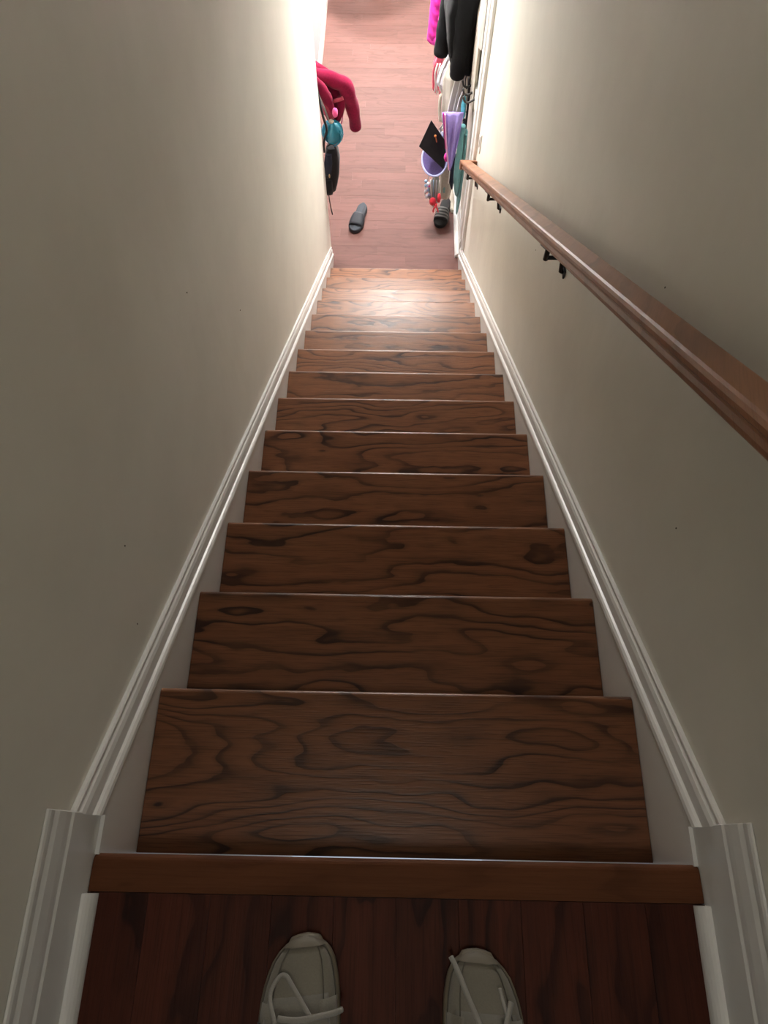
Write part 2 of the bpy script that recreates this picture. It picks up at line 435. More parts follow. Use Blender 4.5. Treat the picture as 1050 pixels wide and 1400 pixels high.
# hall baseboards
hb = [(0.0005, .135), (.006, .135), (.009, .125), (.009, .112), (.014, .105), (.014, .001), (0.0005, .001)]
q = MB(); q.prism([(WX-d, 3.81, ZF+h) for d, h in hb], (0, 4.4, 0)); bh = struct(q.build('baseboard_right_hall', 'trim'))
q = MB(); q.prism([(WX-.014-d, 3.776, ZF+h) for d, h in [(0, .001), (.026, .001), (.026, .012), (.022, .024), (.012, .034), (0, .038)]], (0, 4.4, 0)); q.build('shoe_moulding', 'trim', bh)
q = MB(); q.prism([(HX+d, 3.21, ZF+h) for d, h in hb], (0, 5.0, 0)); struct(q.build('baseboard_left_hall', 'trim'))

# white upright casing at the foot of the stairs, right
q = MB()
prof = [(0.0005, 3.640), (.016, 3.640), (.018, 3.648), (.018, 3.660), (.013, 3.664), (.013, 3.740), (.020, 3.746), (.022, 3.770), (.022, 3.803), (0.0005, 3.803)]
q.prism([(WX-d, yy, ZF+0.20) for d, yy in prof], (0, 0, 2.2)); struct(q.build('trim_3', 'trim'))

# unseen window frame behind, and a door added to go with the hall fill
dr = MB(); dr.box(-0.52, YR-0.04, ZF+0.002, 0.32, YR-0.001, ZF+2.05); dr = struct(dr.build('added_door', 'trim'))
q = MB(); q.box(-0.46, YR-0.055, ZF+0.25, 0.26, YR-0.04, ZF+1.95); q.build('pane', 'plastic', dr)
wn = MB()
for x0, x1, z0, z1 in ((-.64, .64, .66, .72), (-.64, .64, 1.98, 2.04), (-.64, -.58, .72, 1.98), (.58, .64, .72, 1.98)):
    wn.box(x0*0.68, -3.0, z0, x1*0.68, -2.955, z1)
wn = struct(wn.build('window_1', 'trim'))

# ------------------------------------------------------------------ lamps
t = thing('ceiling_lamp', 'round white glass flush lamp on the hall ceiling near the stair foot', 'lamp', (0.0, 4.45, ZC))
q = MB(); q.disc((0.0, 4.45, ZC-0.025), 0.16, 0.0245); P(q, 'lamp_base', 'steel', t)
q = MB(); q.lathe((0.0, 4.45, ZC-0.025), [(0.145, 0), (0.142, -0.02), (0.12, -0.05), (0.07, -0.072), (0.01, -0.08)]); P(q, 'lamp_shade', 'dome', t)
t = thing('pendant_lamp', 'two-armed brass pendant lamp with added bronze cone shades over the round hall table', 'lamp', (-0.11, 7.12, ZC))
q = MB(); q.disc((-0.11, 7.12, ZC-0.02), 0.06, 0.0195); P(q, 'canopy', 'brass', t)
GL = [(-0.31, 7.32, -0.95), (0.09, 6.92, -0.95)]
q = MB(); q.tube([(-0.11, 7.12, ZC-0.02), (-0.11, 7.12, -0.70)], 0.008); P(q, 'stem', 'brass', t)
for g in GL:
    q = MB(); q.tube([(-0.11, 7.12, -0.70), (g[0]*.6-.044, g[1]*.6+2.848, -0.72), (g[0], g[1], -0.78), (g[0], g[1], -0.87)], 0.007); P(q, 'arm', 'brass', t)
    q = MB(); q.ball(g, 0.085); P(q, 'globe', 'globe', t)
    q = MB(); q.lathe(g, [(.012, .115), (.05, .105), (.10, .06), (.150, -.02), (.146, -.02), (.097, .056), (.048, .100), (.010, .110)]); P(q, 'lamp_shade', 'brass_dark', t)  # opaque cone added to keep the bulb's light off the ceiling
t = thing('ceiling_lamp', 'unseen round fill lamp added on the upper landing ceiling behind the viewer', 'lamp', (0.0, -0.4, ZU))
q = MB(); q.disc((0.0, -0.4, ZU-0.025), 0.16, 0.0245); P(q, 'lamp_base', 'steel', t)
q = MB(); q.lathe((0.0, -0.4, ZU-0.025), [(0.145, 0), (0.142, -0.02), (0.12, -0.05), (0.07, -0.072), (0.01, -0.08)]); P(q, 'lamp_shade', 'upfill', t)  # glowing dome added as fill for the stair walls

# round table farther down the hall
t = thing('round_table', 'round pedestal table in the hall beyond the coats', 'table', (-0.15, 7.05, ZF))
q = MB(); q.disc((-0.15, 7.05, ZF+0.73), 0.345, 0.025, 48); P(q, 'tabletop', 'table', t, bevel=0.006)
q = MB(); q.lathe((-0.15, 7.05, ZF+0.001), [(0.15, 0), (0.15, 0.02), (0.06, 0.04), (0.035, 0.1), (0.045, 0.3), (0.03, 0.6), (0.09, 0.729)]); P(q, 'pedestal', 'table', t)

# ------------------------------------------------------------------ handrail
def railz(y): return 0.820 - y*R/T
t = thing('handrail', 'brown wooden handrail sloping along the right wall on black brackets', 'handrail', (0.39, 1.75, railz(1.75)))
prof = [(.3735, -.058), (.4065, -.058), (.4105, -.052), (.4115, -.044), (.4085, -.036), (.4085, -.030), (.414, -.026), (.4195, -.019), (.4205, -.010), (.418, -.003), (.413, 0.0),
        (.367, 0.0), (.362, -.003), (.3595, -.010), (.3605, -.019), (.366, -.026), (.3715, -.030), (.3715, -.036), (.3685, -.044), (.3695, -.052)]
ya, yb = -0.45, 3.585
q = MB(); q.prism([(px, ya, railz(ya)+pz*0.94) for px, pz in prof], (0, yb-ya, -(yb-ya)*R/T), smooth=False)
o = P(q, 'rail', 'rail', t)
q = MB()
q.prism([(.3595, yb+d, railz(yb)+h) for d, h in [(-0.032, 0.021), (0.030, -0.020), (0.032, -0.026), (0.030, -0.060), (0.020, -0.072), (-0.020, -0.048), (-0.032, -0.03)]], (WX-0.001-.3595, 0, 0))
P(q, 'wall_return', 'rail', t, bevel=0.004)
for by in (0.30, 1.43, 2.56, 3.40):
    zb = railz(by)-0.060
    wz = railz(by)-0.150
    q = MB(); q.box(WX-0.006, by-0.013, wz-0.012, WX-0.0005, by+0.013, wz+0.014); br = P(q, 'bracket', 'black', t, bevel=0.002)
    za = railz(by)-0.097
    q = MB()
    q.tube([(WX-0.005, by+.001, wz), (WX-0.012, by, wz+.004), (0.436, by, za+.010), (0.430, by, za), (0.3905, by, za), (0.3895, by, za)], 0.0062, n=8)
    q.tube([(0.392, by, za-.006), (0.392, by, zb+0.004)], 0.0072, n=8, upv=(1, 0, 0)); q.build('bracket_arm', 'black', br)
    q = MB(); q.prism([(.378, by-0.03, railz(by-0.03)-0.0585), (.402, by-0.03, railz(by-0.03)-0.0585), (.402, by-0.03, railz(by-0.03)-0.063), (.378, by-0.03, railz(by-0.03)-0.063)], (0, 0.066, -0.066*R/T)); q.build('bracket_saddle', 'black', br)

# light switch
t = thing('light_switch', 'white light switch plate on the right wall above the handrail end', 'switch', (WX, 3.535, -1.50))
q = MB(); q.box(WX-0.006, 3.50, -1.56, WX-0.0005, 3.57, -1.445); P(q, 'plate', 'plastic', t, bevel=0.002)
q = MB(); q.box(WX-0.010, 3.522, -1.535, WX-0.006, 3.548, -1.47); P(q, 'rocker', 'plastic', t, bevel=0.001)

# ------------------------------------------------------------------ sneakers
def sneaker(loc, rotz, side, label, laces):
    """toe towards +Y, toe tip at local y = 0; side = -1 left foot, +1 right foot"""
    t = thing('sneaker', label, 'shoe', loc, 'worn sneakers on the landing')
    L = 0.285
    def halfw(u):                                   # outer and inner half widths along the shoe
        k = [(0, .0), (.006, .010), (.015, .0165), (.03, .0235), (.055, .031), (.09, .0375), (.16, .0445), (.26, .049), (.36, .050), (.5, .044), (.65, .036), (.8, .035), (.92, .030), (.975, .019), (1.0, 0.0)]
        for (a, wa), (c, wc) in zip(k, k[1:]):
            if u <= c: return wa + (wc-wa)*(u-a)/(c-a)
        return 0
    def cx(u): return side*(-0.010*(1-u/0.4)**1.5 if u < 0.4 else 0.0) + side*0.004*math.sin(PI*u)
    us = [0.0, .003, .006, .010, .015, .022, .03, .042, .055, .07, .09, .13, .18, .24, .30, .36, .43, .5, .58, .66, .74, .82, .89, .94, .975, .99, 1.0]
    def outline(g, z):
        a = [(cx(u)+halfw(u)+g*min(1, 30*u+.3)*min(1, 30*(1-u)+.3), -u*L + g*(1 if u < .02 else -1 if u > .98 else 0), z) for u in us]
        c = [(cx(u)-halfw(u)-g*min(1, 30*u+.3)*min(1, 30*(1-u)+.3), -u*L + g*(1 if u < .02 else -1 if u > .98 else 0), z) for u in us[1:-1]]
        return a + c[::-1]
    def place(o):
        o.data.transform(Matrix.Rotation(rotz, 4, 'Z')); o.matrix_parent_inverse = Matrix.Identity(4); return o
    q = MB(); q.rings([outline(.001, 0.001), outline(.004, .004), outline(.005, .012), outline(.0045, .022), outline(.003, .027), outline(-.002, .028)]); place(P(q, 'sole', 'rubber', t))
    def height(u):
        k = [(0, .030), (.02, .036), (.06, .043), (.12, .048), (.2, .055), (.3, .066), (.42, .080), (.55, .088), (.8, .085), (.95, .092), (1.0, .085)]
        for (a, wa), (c, wc) in zip(k, k[1:]):
            if u <= c: return wa + (wc-wa)*(u-a)/(c-a)
        return .08
    def arc(u, n=17, g=0.0, lo=0.0, hi=1.0):
        w_ = max(halfw(u), .004) + g; h = height(u) - .024 + g; r = []
        for k in range(n):
            a = PI*(lo+(hi-lo)*k/(n-1)); ca, sa = math.cos(a), math.sin(a)
            ex = 0.72
            r.append((cx(u)+w_*math.copysign(abs(ca)**ex, ca), -u*L + (g if u < .05 else 0), .024 + h*abs(sa)**0.8))
        return r
    # vamp closed over the toes, quarters open over the tongue
    q = MB(); q.rings([arc(u) for u in us if u <= .30], cap=False, closed=False); place(P(q, 'vamp', 'canvas', t))
    ub = [u for u in us if .24 <= u <= .995]
    q = MB()
    for lo, hi in ((0, .34), (.66, 1.0)):
        q.rings([arc(u, 9, .0018, lo, hi if u < .93 else (.5 if lo == 0 else 1.0)) if lo == 0 else arc(u, 9, .0018, lo if u < .93 else .5, hi) for u in ub], cap=False, closed=False)
    o = place(P(q, 'quarter', 'canvas', t)); so = o.modifiers.new('thick', 'SOLIDIFY'); so.thickness = 0.002
    q = MB(); q.rings([arc(u, 13, .0005 + .006*min(1, max(0, (u-.26)*6)), .22, .78) for u in [.22, .26, .30, .36, .43, .5, .56]], cap=False, closed=False); o = place(P(q, 'tongue', 'canvas2', t)); so = o.modifiers.new('thick', 'SOLIDIFY'); so.thickness = 0.003
    # toe bumper and stitched overlay
    q = MB(); q.rings([arc(u, 17, .0022) for u in us if u <= .042], cap=False, closed=False); place(P(q, 'toe_cap', 'toe', t))
    q = MB()
    for lo in (.30, .70):
        q.tube([Vector(arc(u, 3, .0015, lo, lo)[1]) for u in [.042, .055, .09, .13, .18, .24]], .0009, 5)
    for sg in (0.06, 0.94):
        q.tube([Vector(arc(u, 3, .0012, sg, sg)[1]) for u in [.02, .055, .09, .13, .18, .24, .30, .36, .5]], .0010, 5)
    place(P(q, 'stitching', 'sole_grey', t))
    # dark side panel
    q = MB(); q.rings([arc(u, 5, .0038, *((.08, .22) if side < 0 else (.78, .92))) if False else arc(u, 5, .0040, *((.80, .95) if side < 0 else (.05, .20))) for u in [.31, .36, .43, .5, .58]], cap=False, closed=False); place(P(q, 'side_patch', 'darktex', t))
    # lining
    q = MB(); q.rings([[(x*0.86, yy*.86-.035, z) for x, yy, z in outline(0, zz)] for zz in (.03, .032)]); place(P(q, 'insole', 'darktex', t))
    for pts, rd in laces:
        q = MB(); n = len(pts); sm = []
        for i in range(n-1):                        # Catmull-Rom through the given points
            p0, p1, p2, p3 = [Vector(pts[max(0, min(n-1, i+j))]) for j in (-1, 0, 1, 2)]
            for k in range(6):
                s_ = k/6; sm.append(0.5*((2*p1)+(p2-p0)*s_+(2*p0-5*p1+4*p2-p3)*s_*s_+(3*p1-p0-3*p2+p3)*s_**3))
        sm.append(Vector(pts[-1]))
        q.tube(sm, rd, 7, flat=0.6); place(P(q, 'lace', 'lace', t))
    return t
ll = [([(.020, -.085, .083), (-.004, -.050, .070), (-.014, -.038, .062), (-.024, -.040, .060), (-.034, -.058, .066), (-.026, -.085, .084)], .0030),
      ([(-.022, -.080, .084), (.000, -.083, .088), (.025, -.082, .086), (.046, -.081, .078), (.058, -.080, .066)], .0036),
      ([(-.026, -.095, .088), (.0, -.100, .094), (.026, -.098, .088)], .0034),
      ([(.026, -.118, .094), (.0, -.122, .100), (-.026, -.118, .094)], .0034)]
rl = [([(.000, -.095, .086), (-.012, -.070, .080), (-.026, -.044, .068), (-.038, -.020, .056), (-.047, -.005, .044)], .0036),
      ([(.010, -.095, .088), (.020, -.075, .082), (.026, -.058, .074), (.030, -.046, .068)], .0036),
      ([(.024, -.060, .072), (.020, -.046, .062), (.017, -.034, .056)], .0026),
      ([(-.026, -.095, .088), (.0, -.100, .094), (.026, -.098, .088)], .0034)]
sneaker((-0.133, -0.128, 0.0), 0.10, -1, 'off-white canvas sneaker with a lace loop, left one of the landing pair', ll)
sneaker((0.122, -0.142, 0.0), -0.06, 1, 'off-white canvas sneaker with a lace end sticking out, right one of the landing pair', rl)

# ------------------------------------------------------------------ slide sandals
def slide(loc, rotz, label, sole, bed, strap, stripes=None):
    t = thing('slide_sandal', label, 'sandal', loc, 'slide sandals on the hall floor')
    L = 0.268
    k = [(0, .004), (.02, .020), (.06, .034), (.14, .045), (.26, .050), (.38, .048), (.52, .040), (.66, .036), (.8, .037), (.9, .034), (.96, .025), (.99, .013), (1.0, .004)]
    def hw(u):
        for (a, wa), (c, wc) in zip(k, k[1:]):
            if u <= c: return wa + (wc-wa)*(u-a)/(c-a)
        return .004
    us = [i/28 for i in range(29)]; us = sorted(set(us + [.01, .02, .97, .99]))
    def ring(g, z, zb=0):
        a = [(hw(u)+g, L/2-u*L, z + zb*(max(0, u-.45)**1.0)) for u in us]; c = [(-hw(u)-g, L/2-u*L, z + zb*max(0, u-.45)) for u in us]
        return a + c[::-1]
    def place(o): o.data.transform(Matrix.Rotation(rotz, 4, 'Z')); o.matrix_parent_inverse = Matrix.Identity(4); return o
    q = MB(); q.rings([ring(-.003, .0008), ring(0, .005), ring(.001, .018, .02), ring(-.001, .028, .025), ring(-.005, .031, .028)]); place(P(q, 'sole', sole, t))
    q = MB(); q.rings([ring(-.006, .030, .027), ring(-.008, .0325, .029), ring(-.014, .0315, .028)]); place(P(q, 'footbed', bed, t))
    def arch(y, ht, g=0.0):
        u = (L/2-y)/L; w_ = hw(u)+.004+g; r = []
        for i in range(15):
            a = PI*i/14; r.append((w_*math.copysign(abs(math.cos(a))**.6, math.cos(a)), y, .012+(ht+g)*abs(math.sin(a))**.7))
        return r
    q = MB(); ys = [.088, .075, .055, .030, .010, -.004]; hs = [.040, .046, .054, .062, .067, .067]
    q.rings([arch(a, h) for a, h in zip(ys, hs)], cap=False, closed=False); o = place(P(q, 'strap', strap, t)); so = o.modifiers.new('thick', 'SOLIDIFY'); so.thickness = 0.006
    for (ya_, yb_) in (stripes or []):
        hh = lambda yy: .040+(.067-.040)*min(1, max(0, (.088-yy)/.085))
        q = MB(); q.rings([arch(yy, hh(yy)+.0025, .0012) for yy in (ya_, (ya_+yb_)/2, yb_)], cap=False, closed=False); place(P(q, 'stripe', 'stripe', t))
    return t
# toe of each points back to the stairs
slide((-0.275, 4.122, ZF+0.001), PI-0.25, 'dark navy slide sandal lying alone in the middle of the hall floor', 'foam', 'foam2', 'foam')
slide((0.338, 4.185, ZF+0.001), PI-0.24, 'black slide sandal with grey stripes under the hanging bags', 'foamblk', 'foamblk', 'foamblk', [(.078, .066), (.056, .044), (.034, .022), (.012, .002)])

# ------------------------------------------------------------------ clothes: builders
def fold_ring(c, rx, ry, n=28, k=5, amp=0.12, ph=0.0, rot=0.0):
    r = []
    for j in range(n):
        a = 2*PI*j/n; h = 1 + amp*math.sin(k*a+ph) + amp*0.5*math.sin((2*k+1)*a+ph*1.7)
        x, yy = rx*h*math.cos(a), ry*h*math.sin(a)
        r.append((c[0]+x*math.cos(rot)-yy*math.sin(rot), c[1]+x*math.sin(rot)+yy*math.cos(rot), c[2]))
    return r
def drape(secs, k=5, amp=0.12, ph=0.0, rot=0.0, steps=5, n=28, drift=0.5):
    """secs: (x, y, z, rx, ry) top to bottom, interpolated"""
    rr = []; m_ = len(secs)
    for i in range(m_-1):
        for s_ in range(steps):
            u = s_/steps; u2_ = u*u*(3-2*u)
            p = [a+(c-a)*u2_ for a, c in zip(secs[i], secs[i+1])]
            g = (i+u)/(m_-1)
            rr.append(fold_ring(p[:3], p[3], p[4], n, k, amp*min(1, .3+g), ph+drift*g, rot))
    p = secs[-1]; rr.append(fold_ring(p[:3], p[3], p[4], n, k, amp, ph+drift, rot))
    q = MB(); q.rings(rr); return q
def smooth(pts, n=5):
    out = []; m_ = len(pts)
    for i in range(m_-1):
        p0, p1, p2, p3 = [Vector(pts[max(0, min(m_-1, i+j))]) for j in (-1, 0, 1, 2)]
        for k in range(n):
            s_ = k/n; out.append(0.5*((2*p1)+(p2-p0)*s_+(2*p0-5*p1+4*p2-p3)*s_*s_+(3*p1-p0-3*p2+p3)*s_**3))
    out.append(Vector(pts[-1])); return out
def limb(pts, rads, n=18, flat=0.8, wr=0.05, seed=0, cuff=True, upv=(0,1,0), fr=9):
    P_ = smooth(pts, 6); m_ = len(P_); rr = []; rng = random.Random(seed); ph = rng.uniform(0, 6); prev = None
    for i, p in enumerate(P_):
        g = i/(m_-1)*(len(rads)-1); a = min(int(g), len(rads)-2); r = rads[a]+(rads[a+1]-rads[a])*(g-a)
        t_ = (P_[min(i+1, m_-1)]-P_[max(i-1, 0)]).normalized()
        u = Vector(upv) if prev is None else prev; u = (u-t_*u.dot(t_)).normalized(); prev = u; w_ = t_.cross(u)
        row_ = []
        for k in range(n):
            b_ = 2*PI*k/n; h = r*(1+wr*math.sin(fr*i/m_*6.28*.5+ph+2*math.sin(b_)) + wr*.6*math.sin(3*b_+ph+i*.2))
            row_.append(p+(w_*math.cos(b_)+u*flat*math.sin(b_))*h)
        rr.append(row_)
    last = P_[-1]; d = (P_[-1]-P_[-2]).normalized()
    if cuff:
        for sc_, off in ((.93, .010), (.72, .018), (.35, .022)):
            rr.append([last + (v-last)*sc_ + d*off for v in rr[m_-1]])
    q = MB(); q.rings(rr); return q
def sheet(fn, nu, nv, th, name, mat, parent):
    q = MB(); q.rings([[fn(i/nu, j/nv) for j in range(nv+1)] for i in range(nu+1)], cap=False, closed=False)
    o = P(q, name, mat, parent); so = o.modifiers.new('thick', 'SOLIDIFY'); so.thickness = th; so.offset = 0
    return o

# ------------------------------------------------------------------ coat racks
def rack(name, label, p0, p1, nrm, hooks, loc):
    t = thing(name, label, 'coat rack', loc)
    p0, p1, nrm = Vector(p0), Vector(p1), Vector(nrm); d = (p1-p0).normalized()
    q = MB(); h = 0.045
    base = [p0-Vector((0,0,h))+nrm*.0005, p1-Vector((0,0,h))+nrm*.0005, p1+Vector((0,0,h))+nrm*.0005, p0+Vector((0,0,h))+nrm*.0005]
    q.prism(base, nrm*0.018); P(q, 'board', 'trim', t, bevel=.003)
    for hp in hooks:
        c = p0+d*hp
        q = MB(); q.tube(smooth([c+nrm*.018, c+nrm*.05-Vector((0,0,.02)), c+nrm*.075-Vector((0,0,.015)), c+nrm*.085+Vector((0,0,.015))], 4), .006); P(q, 'hook', 'black', t)
    return t
rack('coat_rack', 'white peg rack of black hooks on the right hall wall', (WX, 3.88, -0.93), (WX, 4.82, -0.93), (-1,0,0), (.08, .22, .36, .50, .64, .80), (WX, 4.35, -0.93))
rack('coat_rack', 'low white peg rack of black hooks behind the hanging bags', (WX, 3.87, -1.52), (WX, 4.085, -1.52), (-1,0,0), (.04, .11, .18), (WX, 3.98, -1.52))
rack('coat_rack', 'small white peg rack on the end of the left stair wall', (-0.573, YL, -1.34), (-0.462, YL, -1.34), (0,1,0), (.03, .09), (-0.5, YL, -1.34))

# ------------------------------------------------------------------ right side
# hot pink puffer jacket
t = thing('puffer_jacket', 'hot pink quilted puffer jacket hanging behind the black coat', 'jacket', (0.30, 4.56, -0.95))
secs = []; nz = 9
for i in range(nz*6+1):
    g = i/(nz*6); z = -0.96 - 0.62*g
    q_ = fold_ring((0.315-.018*g, 4.60, z), 0.09+.030*g, 0.12+.03*g, 24, 4, .05, 1.0)
    cxy = Vector((0.315-.018*g, 4.60, z)); secs.append([cxy+(Vector(p)-cxy)*(.94+.12*abs(math.sin(PI*(g*10+1.2*math.sin(2*PI*k/24))))) for k, p in enumerate(q_)])
q = MB(); q.rings(secs); P(q, 'body', 'hotpink', t)
rr = []
for i in range(43):
    g = i/42; z = -0.98-.58*g; cxy = Vector((0.238-.022*g, 4.55, z)); rd_ = .046*(1 if g < .93 else 1-.35*((g-.93)/.07)**2)
    rr.append([cxy+Vector((rd_*math.cos(2*PI*k/20), rd_*1.1*math.sin(2*PI*k/20), 0))*(.95+.11*abs(math.sin(PI*(g*9+1.1*math.sin(2*PI*k/20))))) for k in range(20)])
q = MB(); q.rings(rr); P(q, 'sleeve', 'hotpink', t)
# black wool coat
t = thing('wool_coat', 'long black wool coat with hanging sleeves on the right side of the hall', 'coat', (0.36, 4.22, -0.93))
q = drape([(0.37, 4.24, -0.94, .03, .05), (0.36, 4.24, -1.0, .085, .16), (0.345, 4.26, -1.2, .100, .16), (0.355, 4.27, -1.38, .092, .16), (0.375, 4.27, -1.52, .080, .15)], 5, .10, .5); P(q, 'body', 'coat', t)
q = limb([(0.335, 4.34, -1.0), (0.285, 4.34, -1.18), (0.262, 4.32, -1.35), (0.247, 4.30, -1.50)], [.055, .050, .046, .043], 18, .85, .05, 3); P(q, 'sleeve', 'coat', t)
q = limb([(0.37, 4.13, -1.0), (0.357, 4.13, -1.18), (0.352, 4.14, -1.35), (0.341, 4.14, -1.53)], [.060, .056, .053, .047], 18, .85, .05, 5); P(q, 'sleeve', 'coat', t)
q = drape([(0.40, 4.24, -0.955, .04, .07), (0.375, 4.24, -1.0, .07, .11), (0.36, 4.24, -1.04, .075, .12)], 4, .06); P(q, 'collar', 'coat', t)
# floral garment
t = thing('floral_dress', 'white dress with a pink flower print between the black coat and the wall', 'dress', (0.435, 3.97, -0.95))
q = drape([(0.435, 3.97, -0.94, .010, .03), (0.432, 3.965, -1.0, .018, .05), (0.434, 3.965, -1.15, .017, .05), (0.440, 3.965, -1.255, .011, .035)], 4, .12); P(q, 'body', 'floral', t)
# coral fringe scarf
t = thing('fringed_scarf', 'coral pink fringed scarf below the pink puffer jacket', 'scarf', (0.25, 4.5, -1.52))
q = drape([(0.30, 4.50, -1.50, .02, .02), (0.262, 4.50, -1.60, .026, .03), (0.240, 4.50, -1.70, .026, .03)], 5, .15); P(q, 'wrap', 'fringe', t)
for i in range(9):
    a = i/8; q = MB(); x = .218+.045*a; y_ = 4.48+.03*math.sin(i*2.1)
    q.tube(smooth([(x+.01, y_, -1.66), (x-.002, y_, -1.73), (x+.001+.004*math.sin(i), y_, -1.79), (x+.004, y_, -1.84-.03*math.sin(i*1.7)**2)], 4), .0050, 6)
    P(q, 'tassel', 'white' if i in (2, 5) else 'fringe', t)
# lavender-white cloth
t = thing('cloth_bag', 'pale lavender cloth bag between the coral scarf and the canvas tote', 'bag', (0.29, 4.36, -1.55))
q = drape([(0.325, 4.38, -1.56, .03, .02), (0.305, 4.38, -1.64, .050, .035), (0.288, 4.38, -1.73, .048, .04), (0.300, 4.38, -1.80, .022, .02)], 4, .10, 1.2); P(q, 'body', 'lav', t)
q = MB(); q.tube(smooth([(0.32, 4.36, -1.50), (.262, 4.36, -1.66), (.256, 4.36, -1.74), (.285, 4.35, -1.80)], 5), .0045, 6); P(q, 'strap', 'white', t)
q = MB(); q.tube(smooth([(0.30, 4.36, -1.78), (.268, 4.35, -1.80), (.266, 4.34, -1.88), (.275, 4.33, -1.96)], 5), .010, 6); P(q, 'drawstring_tail', 'beige', t)
# canvas tote with straps
t = thing('tote_bag', 'off-white canvas tote bag with long creases under the black coat', 'bag', (0.34, 4.2, -1.5))
q = drape([(0.345, 4.22, -1.50, .055, .025), (0.335, 4.21, -1.58, .068, .04), (0.335, 4.20, -1.70, .064, .05), (0.340, 4.19, -1.86, .062, .045)], 6, .09, .4, 0, 5, 40); P(q, 'body', 'tote', t)
for x, dx in ((.302, -.012), (.335, -.014)):
    q = MB(); q.tube(smooth([(x+.045, 4.16, -1.50), (x+.022, 4.145, -1.62), (x+.004, 4.135, -1.74), (x+dx, 4.13, -1.84)], 5), .0065, 6, flat=.5); P(q, 'strap', 'white', t)
sheet(lambda u, v: (0.262+.040*u+.012*v, 4.17+.01*math.sin(5*v), -1.905+.085*u-.010*v), 4, 4, .003, 'corner_flap', 'white', t)
# small linen bag with a clip near the wall
t = thing('linen_bag', 'cream linen bag with thin black cords beside the canvas tote', 'bag', (0.41, 4.18, -1.5))
q = drape([(0.415, 4.19, -1.50, .02, .03), (0.412, 4.18, -1.57, .026, .045), (0.414, 4.17, -1.66, .022, .045), (0.424, 4.16, -1.715, .012, .03)], 4, .10); P(q, 'body', 'linen', t)
q = MB(); q.tube(smooth([(.388, 4.12, -1.62), (.392, 4.12, -1.70), (.412, 4.11, -1.74), (.428, 4.11, -1.72)], 5), .004, 6); P(q, 'cord', 'packblack', t)
q = MB(); q.tube(smooth([(.400, 4.13, -1.50), (.392, 4.12, -1.55), (.405, 4.12, -1.60), (.415, 4.13, -1.56)], 5), .003, 6); P(q, 'cord', 'packblack', t)
# cream cloth next to casing
t = thing('cream_shirt', 'cream shirt hanging flat against the right hall wall', 'shirt', (0.44, 4.0, -1.2))
q = drape([(0.438, 4.06, -1.05, .010, .04), (0.432, 4.06, -1.15, .016, .10), (0.434, 4.05, -1.45, .015, .10), (0.437, 4.04, -1.62, .012, .09)], 6, .12); P(q, 'body', 'linen', t)
# black strapped bag close to the wall
t = thing('sling_bag', 'narrow black sling bag with a cyan pocket close to the right hall wall', 'bag', (0.41, 4.06, -1.55))
q = MB(); q.tube(smooth([(.405, 4.07, -1.50), (.416, 4.06, -1.62), (.417, 4.05, -1.78), (.413, 4.04, -1.90), (.410, 4.03, -2.00)], 5), [.012]*21, 8, flat=.6); P(q, 'strap', 'packblack', t)
q = drape([(0.396, 4.10, -1.64, .008, .02), (0.394, 4.09, -1.68, .016, .03), (0.396, 4.08, -1.74, .014, .03)], 4, .08); P(q, 'pocket', 'cyan', t)
q = drape([(0.406, 4.06, -1.76, .010, .02), (0.408, 4.05, -1.86, .015, .03), (0.412, 4.04, -1.96, .016, .03), (0.408, 4.04, -2.04, .008, .02)], 4, .08); P(q, 'body', 'navy', t)
# teal towel
t = thing('towel', 'teal towel hanging lengthwise against the right hall wall', 'towel', (0.41, 4.0, -1.75))
q = drape([(0.398, 4.01, -1.76, .014, .02), (0.395, 3.99, -1.88, .022, .03), (0.392, 3.98, -2.0, .026, .035), (0.395, 3.98, -2.10, .026, .04), (0.400, 3.985, -2.19, .020, .035), (0.398, 3.985, -2.245, .008, .02)], 4, .14, .3); P(q, 'front_fold', 'towel', t)
q = drape([(0.420, 4.01, -1.80, .010, .03), (0.420, 4.00, -1.95, .014, .04), (0.418, 3.99, -2.12, .014, .045), (0.416, 3.98, -2.28, .013, .04), (0.414, 3.975, -2.39, .006, .02)], 4, .12, 1.1); P(q, 'back_fold', 'towel', t)
q = drape([(0.408, 3.99, -1.80, .003, .015), (0.409, 3.975, -1.95, .006, .02), (0.410, 3.96, -2.02, .003, .015)], 3, .08); P(q, 'edge_band', 'towel2', t)
# grey card folder behind the cap
t = thing('folder', 'grey card folder poking out behind the graduation cap', 'folder', (0.25, 4.22, -2.0))
sheet(lambda u, v: (0.215+.085*v, 4.21-.02*v+.01*u, -1.935-.16*u), 3, 3, .004, 'cover', 'grey', t)
q = MB(); q.tube([(.283, 4.185, -1.93), (.300, 4.175, -2.02), (.312, 4.165, -2.09)], .004, 6); P(q, 'edge', 'peri', t)
# graduation cap
t = thing('graduation_cap', 'black square graduation cap tilted over a lilac hat', 'cap', (0.24, 4.1, -1.97))
A, B, C_, D_ = Vector((0.206, 4.13, -1.812)), Vector((0.136, 4.10, -1.975)), Vector((0.306, 4.08, -2.128)), Vector((0.330, 4.12, -1.985))
n_ = (C_-A).cross(D_-B).normalized()
if n_.y > 0: n_ = -n_
mid = (A+B+C_+D_)/4
q = MB(); q.prism([A, B, C_, D_], -n_*0.005); P(q, 'board', 'cap', t, bevel=.001)
q = MB(); e1 = (C_-A).normalized(); e2 = n_.cross(e1)
q.rings([[mid - n_*dd + (e1*math.cos(2*PI*k/24)*rx + e2*math.sin(2*PI*k/24)*ry) for k in range(24)] for dd, rx, ry in ((.0052, .060, .048), (.02, .061, .049), (.034, .062, .050))]); P(q, 'crown', 'cap', t)
q = MB(); fa, fb = A*.99+C_*.01, C_*.97+A*.03
k1 = A*.93+D_*.07; 
